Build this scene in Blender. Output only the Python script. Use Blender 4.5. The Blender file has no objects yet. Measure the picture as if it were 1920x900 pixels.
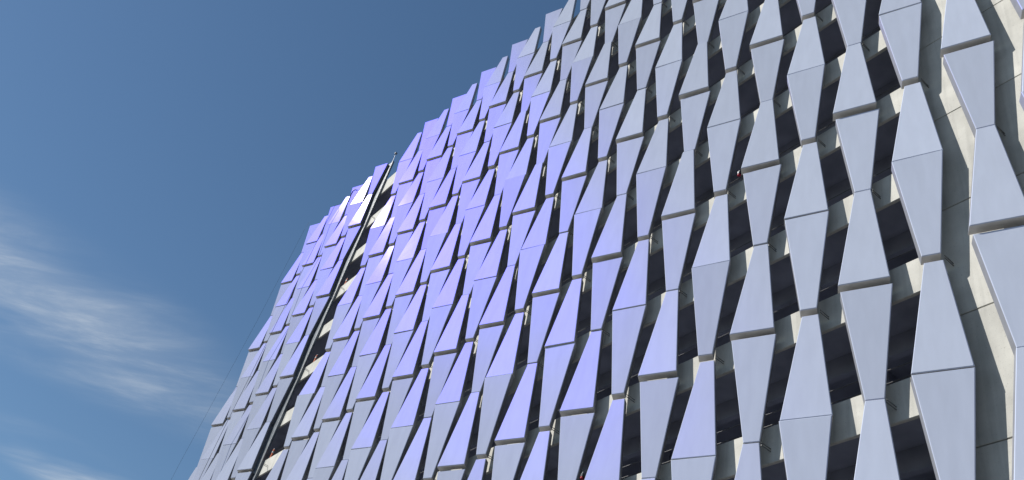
import bpy, bmesh, math, random
from mathutils import Vector, Matrix
random.seed(7)
D = bpy.data
scene = bpy.context.scene
COL = scene.collection

# ------------------------------------------------------------------ camera
S = 1.6                         # metres per column pitch
EYE = 1.65
CF = (6.94174, -9.00035, -11.87722)           # camera in facade units
FWD = Vector((-0.66143181, 0.36401642, 0.65574385))
RGT = Vector((0.62198853, 0.75478852, 0.2083856))
UPV = Vector((0.41909215, -0.54569802, 0.7256552))
cam_d = D.cameras.new('camera')
cam_d.sensor_width = 36.0
cam_d.lens = 36.0 * 1736.58 / 1920.0
cam_d.clip_start = 0.1
cam_d.clip_end = 60000
cam = D.objects.new('camera', cam_d)
COL.objects.link(cam)
M = Matrix((RGT, UPV, -FWD)).transposed().to_4x4()
M.translation = Vector((CF[0] * S, CF[1] * S, EYE))
cam.matrix_world = M
scene.camera = cam

# ------------------------------------------------------------------ light
SUN_AZ, SUN_EL = math.radians(-38.0), math.radians(44.0)
sdir = Vector((math.sin(SUN_AZ) * math.cos(SUN_EL), -math.cos(SUN_AZ) * math.cos(SUN_EL), math.sin(SUN_EL)))
sun_d = D.lights.new('sun', 'SUN')
sun_d.energy = 5.0
sun_d.angle = math.radians(0.5)
sun_d.color = (1.0, 0.955, 0.89)
sun = D.objects.new('sun', sun_d)
COL.objects.link(sun)
sun.location = sdir * 300
sun.rotation_euler = (-sdir).to_track_quat('-Z', 'Y').to_euler()

scene.view_settings.view_transform = 'Standard'
scene.view_settings.look = 'None'
scene.view_settings.gamma = 1.0
scene.view_settings.exposure = 0.33

world = D.worlds.new('World')
scene.world = world
world.use_nodes = True


def sky_world():
    nt = world.node_tree
    nt.nodes.clear()
    N, L = nt.nodes.new, nt.links.new
    out = N('ShaderNodeOutputWorld')
    bg = N('ShaderNodeBackground')
    bg.inputs['Strength'].default_value = 0.055
    L(bg.outputs[0], out.inputs[0])
    sky = N('ShaderNodeTexSky')
    sky.sky_type = 'NISHITA'
    sky.sun_disc = False
    sky.sun_elevation = SUN_EL
    sky.sun_rotation = math.atan2(sdir.x, sdir.y)
    sky.altitude = 50
    sky.air_density = 1.0
    sky.dust_density = 0.1
    sky.ozone_density = 1.5
    # thin cirrus: project the view direction on a plane overhead, stretch the noise
    tc = N('ShaderNodeTexCoord')
    sep = N('ShaderNodeSeparateXYZ'); L(tc.outputs['Generated'], sep.inputs[0])
    zc = N('ShaderNodeMath'); zc.operation = 'MAXIMUM'; L(sep.outputs[2], zc.inputs[0]); zc.inputs[1].default_value = 0.05
    comb = N('ShaderNodeCombineXYZ')
    for i in (0, 1):
        dv = N('ShaderNodeMath'); dv.operation = 'DIVIDE'
        L(sep.outputs[i], dv.inputs[0]); L(zc.outputs[0], dv.inputs[1]); L(dv.outputs[0], comb.inputs[i])
    rot = N('ShaderNodeMapping'); rot.vector_type = 'POINT'
    rot.inputs['Rotation'].default_value = (0, 0, math.radians(CLOUD_ROT))
    L(comb.outputs[0], rot.inputs['Vector'])

    def noise(scale, stretch, detail, off, rough=0.6, dist=0.0):
        mp = N('ShaderNodeMapping')
        mp.inputs['Scale'].default_value = (stretch, 1, 1)
        mp.inputs['Location'].default_value = off
        L(rot.outputs[0], mp.inputs['Vector'])
        n = N('ShaderNodeTexNoise')
        n.inputs['Scale'].default_value = scale
        n.inputs['Detail'].default_value = detail
        n.inputs['Roughness'].default_value = rough
        n.inputs['Distortion'].default_value = dist
        L(mp.outputs[0], n.inputs['Vector'])
        return n.outputs['Fac']

    def ramp(v, a, b):
        m = N('ShaderNodeMapRange'); m.interpolation_type = 'SMOOTHSTEP'
        L(v, m.inputs['Value'])
        m.inputs['From Min'].default_value = a; m.inputs['From Max'].default_value = b
        return m.outputs[0]

    def mul(a, b):
        m = N('ShaderNodeMath'); m.operation = 'MULTIPLY'
        for k, v in enumerate((a, b)):
            if isinstance(v, float): m.inputs[k].default_value = v
            else: L(v, m.inputs[k])
        return m.outputs[0]
    def patch(cx_, cy_, hu, hv, rz):
        mp = N('ShaderNodeMapping'); mp.vector_type = 'TEXTURE'
        mp.inputs['Location'].default_value = (cx_, cy_, 0)
        mp.inputs['Scale'].default_value = (hu, hv, 1)
        mp.inputs['Rotation'].default_value = (0, 0, math.radians(rz))
        L(comb.outputs[0], mp.inputs['Vector'])
        ln = N('ShaderNodeVectorMath'); ln.operation = 'LENGTH'; L(mp.outputs[0], ln.inputs[0])
        return ramp(ln.outputs['Value'], 1.0, 0.1)
    big = ramp(noise(2.6, 0.5, 4.0, (1.3, 0.2, 0.0), 0.55, 0.3), 0.3, 0.62)
    mx = N('ShaderNodeMath'); mx.operation = 'MAXIMUM'
    L(patch(-2.02, 0.0, 0.40, 0.74, 6), mx.inputs[0]); L(patch(-2.85, 0.42, 0.26, 0.42, 20), mx.inputs[1])
    band = mul(mx.outputs[0], big)
    wisp = ramp(noise(6.0, 0.3, 10.0, (3.1, 1.7, 0.4), 0.66, 0.5), 0.34, 0.74)
    fine = ramp(noise(30.0, 0.16, 6.0, (0.3, 4.7, 2.4), 0.7, 0.2), 0.25, 0.8)
    add = N('ShaderNodeMath'); add.operation = 'MULTIPLY_ADD'
    L(fine, add.inputs[0]); add.inputs[1].default_value = 0.55; add.inputs[2].default_value = 0.45
    body = mul(wisp, add.outputs[0])
    veil = N('ShaderNodeMath'); veil.operation = 'MULTIPLY_ADD'
    L(body, veil.inputs[0]); veil.inputs[1].default_value = 0.62; veil.inputs[2].default_value = 0.15
    fac = mul(band, mul(veil.outputs[0], CL_AMT))
    mix = N('ShaderNodeMixRGB')
    L(fac, mix.inputs[0])
    # sky tint
    hs = N('ShaderNodeHueSaturation')
    hs.inputs['Hue'].default_value = SKY_HSV[0]
    hs.inputs['Saturation'].default_value = SKY_HSV[1]
    hs.inputs['Value'].default_value = SKY_HSV[2]
    L(sky.outputs[0], hs.inputs['Color'])
    L(hs.outputs[0], mix.inputs[1])
    mix.inputs[2].default_value = (9.4, 10.2, 11.0, 1)
    L(mix.outputs[0], bg.inputs['Color'])


CLOUD_ROT = -50.0
CL_AMT = 1.35
SKY_HSV = (0.496, 1.12, 1.3)
sky_world()

# ------------------------------------------------------------------ helpers


def srgb(r, g, b):
    f = lambda c: (c / 255 / 12.92) if c / 255 <= 0.04045 else ((c / 255 + 0.055) / 1.055) ** 2.4
    return (f(r), f(g), f(b), 1)


def mat(name):
    m = D.materials.new(name)
    m.use_nodes = True
    m.node_tree.nodes.clear()
    return m, m.node_tree.nodes.new, m.node_tree.links.new


def simple(name, col, rough=0.6, metal=0.0, var=0.12, scale=6.0, bump=0.0, bscale=40.0):
    m, N, L = mat(name)
    out = N('ShaderNodeOutputMaterial'); p = N('ShaderNodeBsdfPrincipled')
    p.inputs['Roughness'].default_value = rough
    p.inputs['Metallic'].default_value = metal
    tc = N('ShaderNodeNewGeometry')
    n = N('ShaderNodeTexNoise'); n.inputs['Scale'].default_value = scale; n.inputs['Detail'].default_value = 6
    L(tc.outputs['Position'], n.inputs['Vector'])
    r = N('ShaderNodeMapRange'); L(n.outputs['Fac'], r.inputs['Value'])
    r.inputs['From Min'].default_value = 0.3; r.inputs['From Max'].default_value = 0.7
    r.inputs['To Min'].default_value = 1 - var; r.inputs['To Max'].default_value = 1 + var
    mx = N('ShaderNodeVectorMath'); mx.operation = 'SCALE'
    mx.inputs[0].default_value = col[:3]; L(r.outputs[0], mx.inputs['Scale'])
    L(mx.outputs[0], p.inputs['Base Color'])
    if bump:
        b = N('ShaderNodeBump'); b.inputs['Strength'].default_value = bump; b.inputs['Distance'].default_value = 0.01
        n2 = N('ShaderNodeTexNoise'); n2.inputs['Scale'].default_value = bscale; n2.inputs['Detail'].default_value = 5
        L(tc.outputs['Position'], n2.inputs['Vector']); L(n2.outputs['Fac'], b.inputs['Height']); L(b.outputs[0], p.inputs['Normal'])
    L(p.outputs[0], out.inputs[0])
    return m


def panel_material():
    """Grey pearl coat: matt body, broad violet flake lobe, thin clear coat."""
    m, N, L = mat('pearl_panel_paint')
    out = N('ShaderNodeOutputMaterial')
    geo = N('ShaderNodeNewGeometry'); oi = N('ShaderNodeObjectInfo')
    # faint unevenness of the sheet
    wn = N('ShaderNodeTexNoise'); wn.inputs['Scale'].default_value = 0.9; wn.inputs['Detail'].default_value = 2
    L(geo.outputs['Position'], wn.inputs['Vector'])
    bump = N('ShaderNodeBump'); bump.inputs['Strength'].default_value = 0.3; bump.inputs['Distance'].default_value = 0.012
    L(wn.outputs['Fac'], bump.inputs['Height'])
    # body colour with slight batch difference and weather streaks
    st = N('ShaderNodeMapping'); st.inputs['Scale'].default_value = (3, 3, 0.6); L(geo.outputs['Position'], st.inputs['Vector'])
    sn = N('ShaderNodeTexNoise'); sn.inputs['Scale'].default_value = 1.6; sn.inputs['Detail'].default_value = 5; L(st.outputs[0], sn.inputs['Vector'])
    r1 = N('ShaderNodeMapRange'); L(sn.outputs['Fac'], r1.inputs['Value'])
    r1.inputs['From Min'].default_value = 0.3; r1.inputs['From Max'].default_value = 0.7
    r1.inputs['To Min'].default_value = 0.965; r1.inputs['To Max'].default_value = 1.03
    r2 = N('ShaderNodeMapRange'); L(oi.outputs['Random'], r2.inputs['Value'])
    r2.inputs['To Min'].default_value = 0.93; r2.inputs['To Max'].default_value = 1.05
    mm = N('ShaderNodeMath'); mm.operation = 'MULTIPLY'; L(r1.outputs[0], mm.inputs[0]); L(r2.outputs[0], mm.inputs[1])
    sc = N('ShaderNodeVectorMath'); sc.operation = 'SCALE'; sc.inputs[0].default_value = PAN_BASE; L(mm.outputs[0], sc.inputs['Scale'])
    dif = N('ShaderNodeBsdfDiffuse'); L(sc.outputs[0], dif.inputs['Color']); dif.inputs['Roughness'].default_value = 0.2
    fl = N('ShaderNodeBsdfGlossy'); fl.distribution = 'BECKMANN'
    fl.inputs['Color'].default_value = PAN_FLAKE; fl.inputs['Roughness'].default_value = PAN_FR
    fl.inputs['Anisotropy'].default_value = -PAN_ANISO
    tg = N('ShaderNodeVectorMath'); tg.operation = 'CROSS_PRODUCT'; L(geo.outputs['Normal'], tg.inputs[0]); tg.inputs[1].default_value = (0, 0, 1)
    L(tg.outputs[0], fl.inputs['Tangent'])
    coat = N('ShaderNodeBsdfGlossy'); coat.distribution = 'GGX'; coat.inputs['Color'].default_value = PAN_COAT; coat.inputs['Roughness'].default_value = PAN_CR
    for s in (dif, fl, coat): L(bump.outputs[0], s.inputs['Normal'])
    a1 = N('ShaderNodeAddShader'); a2 = N('ShaderNodeAddShader')
    L(dif.outputs[0], a1.inputs[0]); L(fl.outputs[0], a1.inputs[1]); fr = N('ShaderNodeFresnel'); fr.inputs['IOR'].default_value = 1.36; L(bump.outputs[0], fr.inputs['Normal'])
    cs = N('ShaderNodeVectorMath'); cs.operation = 'SCALE'; cs.inputs[0].default_value = PAN_COAT[:3]; L(fr.outputs[0], cs.inputs['Scale'])
    L(cs.outputs[0], coat.inputs['Color'])
    L(a1.outputs[0], a2.inputs[0]); L(coat.outputs[0], a2.inputs[1])
    L(a2.outputs[0], out.inputs[0])
    return m


PAN_BASE = (0.505, 0.555, 0.66)
PAN_FLAKE = (0.002, 0.0, 0.052, 1)
PAN_FR = 0.38
PAN_ANISO = 0.08             # vertical brushing under the pearl coat
PAN_COAT = (0.02, 0.019, 0.021, 1)
PAN_CR = 0.135

M_PANEL = panel_material()
def concrete():
    m, N, L = mat('cast_concrete')
    out = N('ShaderNodeOutputMaterial'); p = N('ShaderNodeBsdfPrincipled'); p.inputs['Roughness'].default_value = 0.85
    geo = N('ShaderNodeNewGeometry'); oi = N('ShaderNodeObjectInfo')

    def noise(sc, det, stretch):
        mp = N('ShaderNodeMapping'); mp.inputs['Scale'].default_value = stretch; L(geo.outputs['Position'], mp.inputs['Vector'])
        n = N('ShaderNodeTexNoise'); n.inputs['Scale'].default_value = sc; n.inputs['Detail'].default_value = det
        L(mp.outputs[0], n.inputs['Vector']); return n.outputs['Fac']

    def rng(v, a, b, c, d):
        r = N('ShaderNodeMapRange'); L(v, r.inputs['Value'])
        for k, x in zip(('From Min', 'From Max', 'To Min', 'To Max'), (a, b, c, d)): r.inputs[k].default_value = x
        return r.outputs[0]

    def mul(a, b):
        q = N('ShaderNodeMath'); q.operation = 'MULTIPLY'; L(a, q.inputs[0]); L(b, q.inputs[1]); return q.outputs[0]
    mott = rng(noise(1.5, 7, (1, 1, 1)), 0.3, 0.7, 0.86, 1.12)
    drip = rng(noise(2.2, 6, (2.4, 2.4, 0.16)), 0.48, 0.74, 1.0, 0.80)      # run-off streaks
    pits = rng(noise(34, 3, (1, 1, 1)), 0.62, 0.74, 1.0, 0.72)
    lot = rng(oi.outputs['Random'], 0, 1, 0.95, 1.05)
    f = mul(mul(mott, drip), mul(pits, lot))
    sc = N('ShaderNodeVectorMath'); sc.operation = 'SCALE'; sc.inputs[0].default_value = (0.52, 0.515, 0.475); L(f, sc.inputs['Scale'])
    L(sc.outputs[0], p.inputs['Base Color'])
    b = N('ShaderNodeBump'); b.inputs['Strength'].default_value = 0.3; b.inputs['Distance'].default_value = 0.01
    L(noise(25, 5, (1, 1, 1)), b.inputs['Height']); L(b.outputs[0], p.inputs['Normal'])
    L(p.outputs[0], out.inputs[0])
    return m


M_CONC = concrete()
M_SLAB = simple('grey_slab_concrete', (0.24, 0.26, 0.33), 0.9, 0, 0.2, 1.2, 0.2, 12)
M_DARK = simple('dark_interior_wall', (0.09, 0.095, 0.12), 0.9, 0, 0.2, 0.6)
M_STEEL = simple('galvanised_steel', (0.16, 0.165, 0.17), 0.5, 0.7, 0.2, 12)
M_IRON = simple('dark_steel', (0.13, 0.15, 0.175), 0.5, 0.3, 0.3, 5)
M_ROPE = simple('dark_rope', (0.05, 0.06, 0.075), 0.8, 0, 0.1)
M_PALE = simple('pale_cable', (0.6, 0.6, 0.58), 0.5, 0.3, 0.1)
M_ORANGE = simple('orange_plastic', (0.75, 0.16, 0.06), 0.6, 0, 0.1)
M_RED = simple('red_paint', (0.55, 0.02, 0.06), 0.5, 0, 0.1)
M_GROUND = simple('street_asphalt', (0.11, 0.11, 0.11), 0.85, 0, 0.2, 0.4, 0.3, 8)
M_BACK = simple('dark_backing', (0.12, 0.125, 0.14), 0.7, 0.0, 0.1, 3)
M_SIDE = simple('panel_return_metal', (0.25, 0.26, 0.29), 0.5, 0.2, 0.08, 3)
M_TRAY = simple('bounce_tinted_tray', (0.62, 0.60, 0.56), 0.55, 0.0, 0.1, 3)  # panel undersides: bounced light put into the colour as a pale beige
M_ROOF = simple('roof_membrane', (0.3, 0.3, 0.3), 0.9)


def link(o, parent=None):
    COL.objects.link(o)
    if parent: o.parent = parent
    return o


def obj(name, bm, m, parent=None, smooth=False):
    me = D.meshes.new(name)
    bm.normal_update()
    bm.to_mesh(me); bm.free()
    me.materials.append(m)
    if smooth:
        for p in me.polygons: p.use_smooth = True
    return link(D.objects.new(name, me), parent)


def tag(o, label=None, cat=None, group=None, kind=None):
    for k, v in (('label', label), ('category', cat), ('group', group), ('kind', kind)):
        if v: o[k] = v
    return o


def empty(name, loc=(0, 0, 0)):
    o = D.objects.new(name, None)
    o.location = loc
    return link(o)


def box(bm, x0, x1, y0, y1, z0, z1):
    vs = [bm.verts.new((x, y, z)) for z in (z0, z1) for x, y in ((x0, y0), (x1, y0), (x1, y1), (x0, y1))]
    for f in ((3, 2, 1, 0), (4, 5, 6, 7), (0, 1, 5, 4), (1, 2, 6, 5), (2, 3, 7, 6), (3, 0, 4, 7)):
        bm.faces.new([vs[i] for i in f])


def tube(bm, pts, r, n=6, r2=None):
    pts = [Vector(p) for p in pts]
    rings = []
    for i, p in enumerate(pts):
        t = (pts[min(i + 1, len(pts) - 1)] - pts[max(i - 1, 0)]).normalized()
        a = t.orthogonal().normalized() if i == 0 else (a - t * a.dot(t)).normalized()
        b = t.cross(a)
        rr = r if r2 is None else r + (r2 - r) * i / (len(pts) - 1)
        rings.append([bm.verts.new(p + (a * math.cos(2 * math.pi * k / n) + b * math.sin(2 * math.pi * k / n)) * rr) for k in range(n)])
    for a_, b_ in zip(rings, rings[1:]):
        for k in range(n):
            bm.faces.new((a_[k], a_[(k + 1) % n], b_[(k + 1) % n], b_[k]))
    bm.faces.new(rings[0][::-1]); bm.faces.new(rings[-1])


# ------------------------------------------------------------------ facade geometry (facade units -> metres)
HP, PH0 = 3.906, -0.167
PYAW = -0.355
CT, ST = math.cos(PYAW), math.sin(PYAW)
WW, WN = 0.722, 0.250
DEP, DAL, DBL, DBN, DAU = 0.10, 0.035, 0.045, -0.01, -0.012
GAP, SEAM = 0.087, 0.008
YW = 0.28                       # wall plane


def zi(idx):                     # facade row index -> metres above the ground
    return (HP * (PH0 + idx) - CF[2]) * S + EYE


def zrel(dz): return dz * S


def project(p):
    v = p - Vector((CF[0] * S, CF[1] * S, EYE))
    d = v.dot(FWD)
    return (960 + 1736.58 * v.dot(RGT) / d, 450 - 1736.58 * v.dot(UPV) / d) if d > 0.1 else (9e9, 9e9)


T2 = Vector((CT, -ST, 0)); IN = Vector((ST, CT, 0))


def panel_mesh(name, wt, dt, wb, db, h, splay=0.05, depth=0.155):
    """Tray panel: chamfered face, four returns, closed back. Local origin at the column axis, face bottom at z=0. Units: facade units."""
    bm = bmesh.new()

    def corner(w, d, side, z): return T2 * (side * w / 2) + Vector((0, -d, z))
    F = [corner(wb, db, -1, 0), corner(wb, db, 1, 0), corner(wt, dt, 1, h), corner(wt, dt, -1, h)]
    c = sum(F, Vector()) / 4
    ch = 0.011
    nrm = (F[1] - F[0]).cross(F[3] - F[0]).normalized()      # outward
    face = []
    for i in range(4):
        e1 = (F[(i + 1) % 4] - F[i]).normalized(); e0 = (F[i - 1] - F[i]).normalized()
        face.append(F[i] + (e1 + e0) * ch)
    rim = [p - nrm * ch for p in F]
    back = []
    for i, p in enumerate(F):
        right = i in (1, 2)
        q = p + IN * (depth * (0.95 if right else 1.0)) + Vector((-0.045 if right else -splay, 0, 0))
        if q.y > YW - 0.015: q.y = YW - 0.015
        back.append(q)
    V = [[bm.verts.new(p * S) for p in ring] for ring in (face, rim, back)]
    bm.faces.new(V[0])
    for a, b in ((0, 1), (1, 2)):
        for i in range(4):
            f = bm.faces.new((V[a][i], V[b][i], V[b][(i + 1) % 4], V[a][(i + 1) % 4]))
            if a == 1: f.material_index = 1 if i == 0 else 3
    bm.faces.new(V[2][::-1]).material_index = 2
    bm.normal_update()
    me = D.meshes.new(name)
    bm.to_mesh(me); bm.free()
    me.materials.append(M_PANEL); me.materials.append(M_TRAY); me.materials.append(M_BACK); me.materials.append(M_SIDE)
    return me


HL = HP / 2
ME = {
    ('A', 'U'): panel_mesh('facade_panel', WN, DAU, WW, DEP, HL - GAP - SEAM / 2),
    ('A', 'L'): panel_mesh('facade_panel', WW, DEP, WN, DAL, HL - SEAM / 2),
    ('B', 'U'): panel_mesh('facade_panel', WN, DBN, WW, DEP, HL - SEAM / 2),
    ('B', 'L'): panel_mesh('facade_panel', WW, DBL, WN, DBN, HL - GAP - SEAM / 2),
}
C0, C1 = -29, 5
TOP = 4.5
LOW = -2.0
OFF = {-29: -.26, -27: -.16, -25: -.08, -23: -.02, -19: 0, -17: -.014, -15: -.013, -13: -.056, -11: -.062, -9: -.097, -8: -.09, -7: -.061,
       -6: -.052, -5: -.049, -4: -.005, -3: .025, -2: .06, -1: .073, 0: .095, 1: .085, 2: .09, 3: .087, 4: .085, 5: .085, 6: .085}


def cx(c):                       # small setting-out differences between the columns
    if c in OFF: return c + OFF[c]
    lo = max(k for k in OFF if k < c); hi = min(k for k in OFF if k > c)
    return c + OFF[lo] + (OFF[hi] - OFF[lo]) * (c - lo) / (hi - lo)


garage = tag(empty('parking_garage', (0, 0, 0)),
             'tall parking garage clad in staggered tapering pearl grey metal panels with violet sheen', 'building')

slots = []
for c in range(C0, C1 + 1):
    typ = 'A' if c % 2 == 0 else 'B'
    # wide rows: A at whole idx, B at half idx
    k = 4.0 if typ == 'A' else 4.5
    while k > LOW:
        for part in ('U', 'L'):
            if part == 'U':
                top, bot = k + 0.5, k
                if typ == 'B': pass
            else:
                top, bot = k, k - 0.5
            if top > TOP + 1e-6 or bot < LOW: continue
            if c in (-21, -22): continue
            # z of panel foot
            if typ == 'A': zf = zi(bot) + (zrel(SEAM / 2) if part == 'U' else 0)
            else: zf = zi(bot) + (0 if part == 'U' else zrel(SEAM / 2))
            slots.append((c, typ, part, zf, top, bot))
        k -= 1.0


def shown(s):
    c, typ, part, zf, top, bot = s
    P = [project(Vector((cx(c) * S + sx * WW / 2 * S, 0, z))) for sx in (-1, 1) for z in (zf, zf + HL * S)]
    xs = [p[0] for p in P]; ys = [p[1] for p in P]
    w = min(max(xs), 1920) - max(min(xs), 0); h = min(max(ys), 900) - max(min(ys), 0)
    near = min(xs) < 2150 and max(xs) > -150 and min(ys) < 1130 and max(ys) > -200
    return (w * h if w > 0 and h > 0 else 0), near


cand = [(shown(s), s) for s in slots]
inview = sorted([x for x in cand if x[0][0] > 0], key=lambda x: -x[0][0])
single = inview[:300]
rest = [x for x in inview[300:]] + [x for x in cand if x[0][0] == 0 and x[0][1]]
print('panels in view', len(inview), 'single', len(single), 'joined', len(rest))


def place(s):
    c, typ, part, zf, top, bot = s
    rz = random.gauss(0, math.radians(0.35)); rx = random.gauss(0, math.radians(0.35)); ry = random.gauss(0, math.radians(0.12))
    return Matrix.Translation((cx(c) * S, 0, zf)) @ Matrix.Rotation(rz, 4, 'Z') @ Matrix.Rotation(rx, 4, 'X') @ Matrix.Rotation(ry, 4, 'Y')


for _, s in single:
    o = D.objects.new('facade_panel', ME[s[1:3]])
    o.matrix_world = place(s)
    link(o, garage)
bm = bmesh.new()
for _, s in rest:
    t = ME[s[1:3]].copy(); t.transform(place(s)); bm.from_mesh(t); D.meshes.remove(t)
if rest:
    ro = tag(obj('panel_remainder', bm, M_PANEL, garage), kind='stuff'); ro.data.materials.append(M_TRAY); ro.data.materials.append(M_BACK); ro.data.materials.append(M_SIDE)
else: bm.free()

# ------------------------------------------------------------------ structure behind the panels
X0, XS, X1 = (C0 - 0.8) * S, 1.99 * S, (C1 + 1.2) * S
YF = YW * S
DEEP = 15.0
SPB, SPT = -0.060, 0.097           # spandrel bottom / top about each floor row
floors = [k * 0.5 for k in range(-4, 9)]
base_mesh = {}
for n, k in enumerate(floors):
    zb, zt = zi(k + SPB), zi(k + SPT)
    if k == 4.0: zb, zt = zi(3.965), zi(4.2)          # roof parapet
    bm = bmesh.new(); box(bm, X0, XS - 0.004, YF, YF + 0.10, zb, zt)
    bmesh.ops.bevel(bm, geom=[e for e in bm.edges], offset=0.012, segments=1, affect='EDGES')
    obj('spandrel_beam', bm, M_CONC, garage)
    bm = bmesh.new(); box(bm, X0 + .05, X1 - .05, YF + 0.104, YF + DEEP, zb + 0.25, zb + 0.52)
    # double-tee stems under the deck, running in from the facade and along it
    obj('floor_slab', bm, M_SLAB, garage)
    for yy in (1.3, 3.4, 6.0, 9.5):
        bm = bmesh.new(); box(bm, X0 + .06, X1 - .06, YF + yy, YF + yy + 0.18, zb - 0.30, zb + 0.247)
        obj('ceiling_beam', bm, M_SLAB, garage)
    # barrier cables across the opening
    if n < len(floors) - 1:
        for q in (0.28, 0.62):
            bm = bmesh.new(); tube(bm, [(X0 + .1, YF + .3, zt + q), (XS + 1, YF + .3, zt + q)], 0.012, 5)
            obj('barrier_cable', bm, M_STEEL, garage)
zlow, zhigh = 0.0, zi(4.2)
# solid precast wall right of the openings, one panel per storey
for n, k in enumerate(floors):
    za = zi(k + 0.27 - 0.5) if n else 0.0
    zb = zi(k + 0.27) - 0.022
    bm = bmesh.new(); box(bm, XS, X1, YF, YF + 0.2, za, min(zb, zhigh))
    bmesh.ops.bevel(bm, geom=[e for e in bm.edges], offset=0.01, segments=1, affect='EDGES')
    obj('precast_wall_panel', bm, M_CONC, garage)
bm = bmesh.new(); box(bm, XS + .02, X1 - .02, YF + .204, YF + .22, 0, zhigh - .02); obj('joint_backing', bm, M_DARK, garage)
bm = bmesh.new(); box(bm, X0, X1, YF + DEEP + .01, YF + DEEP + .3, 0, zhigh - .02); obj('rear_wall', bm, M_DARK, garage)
for sx in (0, 1):
    xa = X0 if sx == 0 else X1 - 0.3
    bm = bmesh.new(); box(bm, xa, xa + 0.296, YF + .23, YF + DEEP, 0, zi(4.18)); obj('end_wall', bm, M_CONC, garage)
for i in range(7):
    xx = X0 + 3 + i * 7.4
    bm = bmesh.new(); box(bm, xx, xx + .6, YF + 2.4, YF + 3.0, 0, zi(3.9)); obj('column', bm, M_SLAB, garage)
bm = bmesh.new(); box(bm, X0, XS - .004, YF, YF + .25, 0, zi(-2 + SPB) - .01); obj('base_wall', bm, M_CONC, garage)

# ------------------------------------------------------------------ stand-off brackets at the narrow joints
def bracket_meshes():
    bm = bmesh.new()
    for dz in (-0.035, 0.035):
        tube(bm, [(0.02, 0.10, dz), (0.02, YF, dz)], 0.012, 6)
    box(bm, -0.03, 0.07, YF - 0.016, YF - 0.002, -0.08, 0.08)
    me = D.meshes.new('bracket'); bm.to_mesh(me); bm.free(); me.materials.append(M_STEEL)
    return me


BM_ = bracket_meshes()
nb = 0
for c in range(C0, C1 + 1):
    off = 0.5 if c % 2 == 0 else 0.0
    k = 4.0 if off == 0.0 else 3.5
    while k > LOW:
        p = Vector(((cx(c) + WN * 0.45) * S, 0.02, zi(k) + (-0.04)))
        X, Y = project(p)
        if -50 < X < 2000 and -60 < Y < 980:
            o = D.objects.new('bracket', BM_); o.location = p; link(o, garage); nb += 1
        k -= 1.0
print('brackets', nb)

# ------------------------------------------------------------------ hoist track in the open bay
track = tag(empty('hoist_track', ((-22.75) * S, 0, 0)), 'dark vertical hoist track running up the open gap where two panel columns are missing', 'hoist')
bm = bmesh.new(); box(bm, -0.75, 0.46, YF - 0.14, YF - 0.02, 0, zi(4.5)); obj('channel', bm, M_IRON, track)
bm = bmesh.new(); tube(bm, [(0.55, YF - .2, 0), (0.55, YF - .2, zi(4.58))], 0.010, 8); obj('guide_rail', bm, M_PALE, track)
bm = bmesh.new(); box(bm, 0.47, 0.63, YF - .28, YF - .12, zi(4.6), zi(4.6) + 0.12); obj('pulley_head', bm, M_IRON, track)

# ------------------------------------------------------------------ ropes
def at_plane(x, y, Y):
    d = FWD + RGT * ((x - 960) / 1736.58) - UPV * ((y - 450) / 1736.58)
    C = Vector((CF[0] * S, CF[1] * S, EYE))
    return C + d * ((Y - C.y) / d.y)


bm = bmesh.new()
pts = [at_plane(580, 416, 0.2), at_plane(571, 430, -0.8), at_plane(483, 600, -0.8), at_plane(340, 863, -0.8), at_plane(318, 905, -0.8)]
pts.append(Vector((pts[-1].x - 0.6, pts[-1].y - .4, 0.0)))
tube(bm, pts, 0.006, 5)
tag(obj('rope', bm, M_ROPE, None), 'thin dark rope hanging free past the left end of the facade', 'rope', 'hanging ropes')
bm = bmesh.new()
pts = [Vector((-26.4 * S, 0.3, zi(4.45))), Vector((-26.4 * S, -0.5, zi(4.3))), Vector((-26.35 * S, -0.8, zi(1))), Vector((-26.2 * S, -0.9, 0))]
tube(bm, pts, 0.013, 5)
tag(obj('rope', bm, M_ROPE, None), 'thin dark rope hanging down in front of the far left panels', 'rope', 'hanging ropes')

# ------------------------------------------------------------------ ground
bm = bmesh.new()
R = 9000
vs = [bm.verts.new((R * math.cos(a), R * math.sin(a), 0)) for a in [2 * math.pi * i / 64 for i in range(64)]]
bm.faces.new(vs)
tag(obj('ground', bm, M_GROUND), kind='structure')

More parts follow.
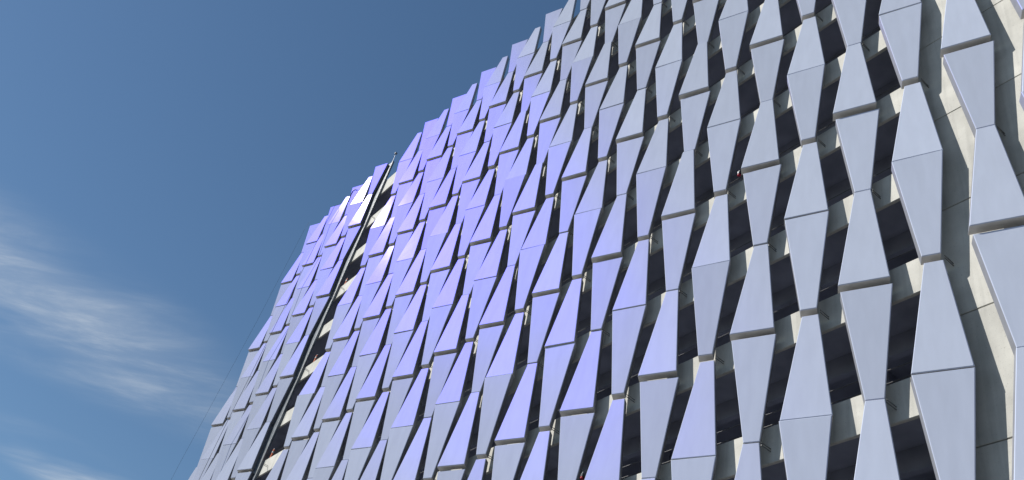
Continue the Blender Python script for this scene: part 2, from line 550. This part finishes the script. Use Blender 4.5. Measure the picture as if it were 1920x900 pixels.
# ------------------------------------------------------------------ small things
for i, (x, y, k, lab) in enumerate(((511, 850, 0.5, 'small orange safety post standing on the lowest visible deck edge of the open gap'),
                                    (592, 672, 1.5, 'small orange safety post on the deck edge halfway up the open gap'),
                                    (652, 522, 2.5, 'small orange safety post on the upper deck edge of the open gap'))):
    p = at_plane(x, y, YF + 0.11)
    t = tag(empty('safety_post', (p.x, p.y, zi(k + SPT))), lab, 'post', 'orange posts in the open gap')
    bm = bmesh.new(); tube(bm, [(0, 0, 0.03), (0, 0, 0.62)], 0.055, 10, 0.045); obj('post_body', bm, M_ORANGE, t)
    bm = bmesh.new(); box(bm, -.1, .1, -.09, .09, 0, 0.03); obj('foot', bm, M_IRON, t)
    bm = bmesh.new(); tube(bm, [(0, 0, 0.4), (0, 0, 0.5)], 0.056, 10); obj('reflective_band', bm, M_PALE, t)
    bm = bmesh.new(); tube(bm, [(0, 0, 0.62), (0, 0, 0.68)], 0.035, 8, 0.015); obj('cap', bm, M_IRON, t)


def lamp(x, y, lab):
    p = at_plane(x, y, YF + 0.35)
    t = tag(empty('warning_lamp', p), lab, 'lamp', 'red lamps in the dark openings')
    bm = bmesh.new(); tube(bm, [(0, 0, -.02), (0, 0, .07)], 0.06, 12); obj('housing', bm, M_IRON, t)
    bm = bmesh.new()
    bmesh.ops.create_uvsphere(bm, u_segments=12, v_segments=8, radius=0.06)
    for v in bm.verts: v.co.z = v.co.z * 0.8 - 0.06
    obj('lens', bm, M_RED, t, True)
    bm = bmesh.new(); box(bm, -.015, .015, -.015, .02, .07, .14); obj('hanger', bm, M_IRON, t)


lamp(1386, 326, 'small red lamp hanging in the dark opening right of a panel in the upper middle')
lamp(1092, 893, 'small red lamp in the dark opening at the bottom edge of the photo')
p = at_plane(663, 362, -0.24)
bm = bmesh.new()
tube(bm, [p + Vector(v) for v in ((-.28, 0.0, -.75), (-.26, -.05, -.1), (-.1, -.08, .22), (.2, -.06, .2), (.36, .05, .1))], 0.05, 6)
tag(obj('lifting_strap', bm, M_IRON, None), 'dark lifting strap looped against a top panel left of the open gap', 'strap')
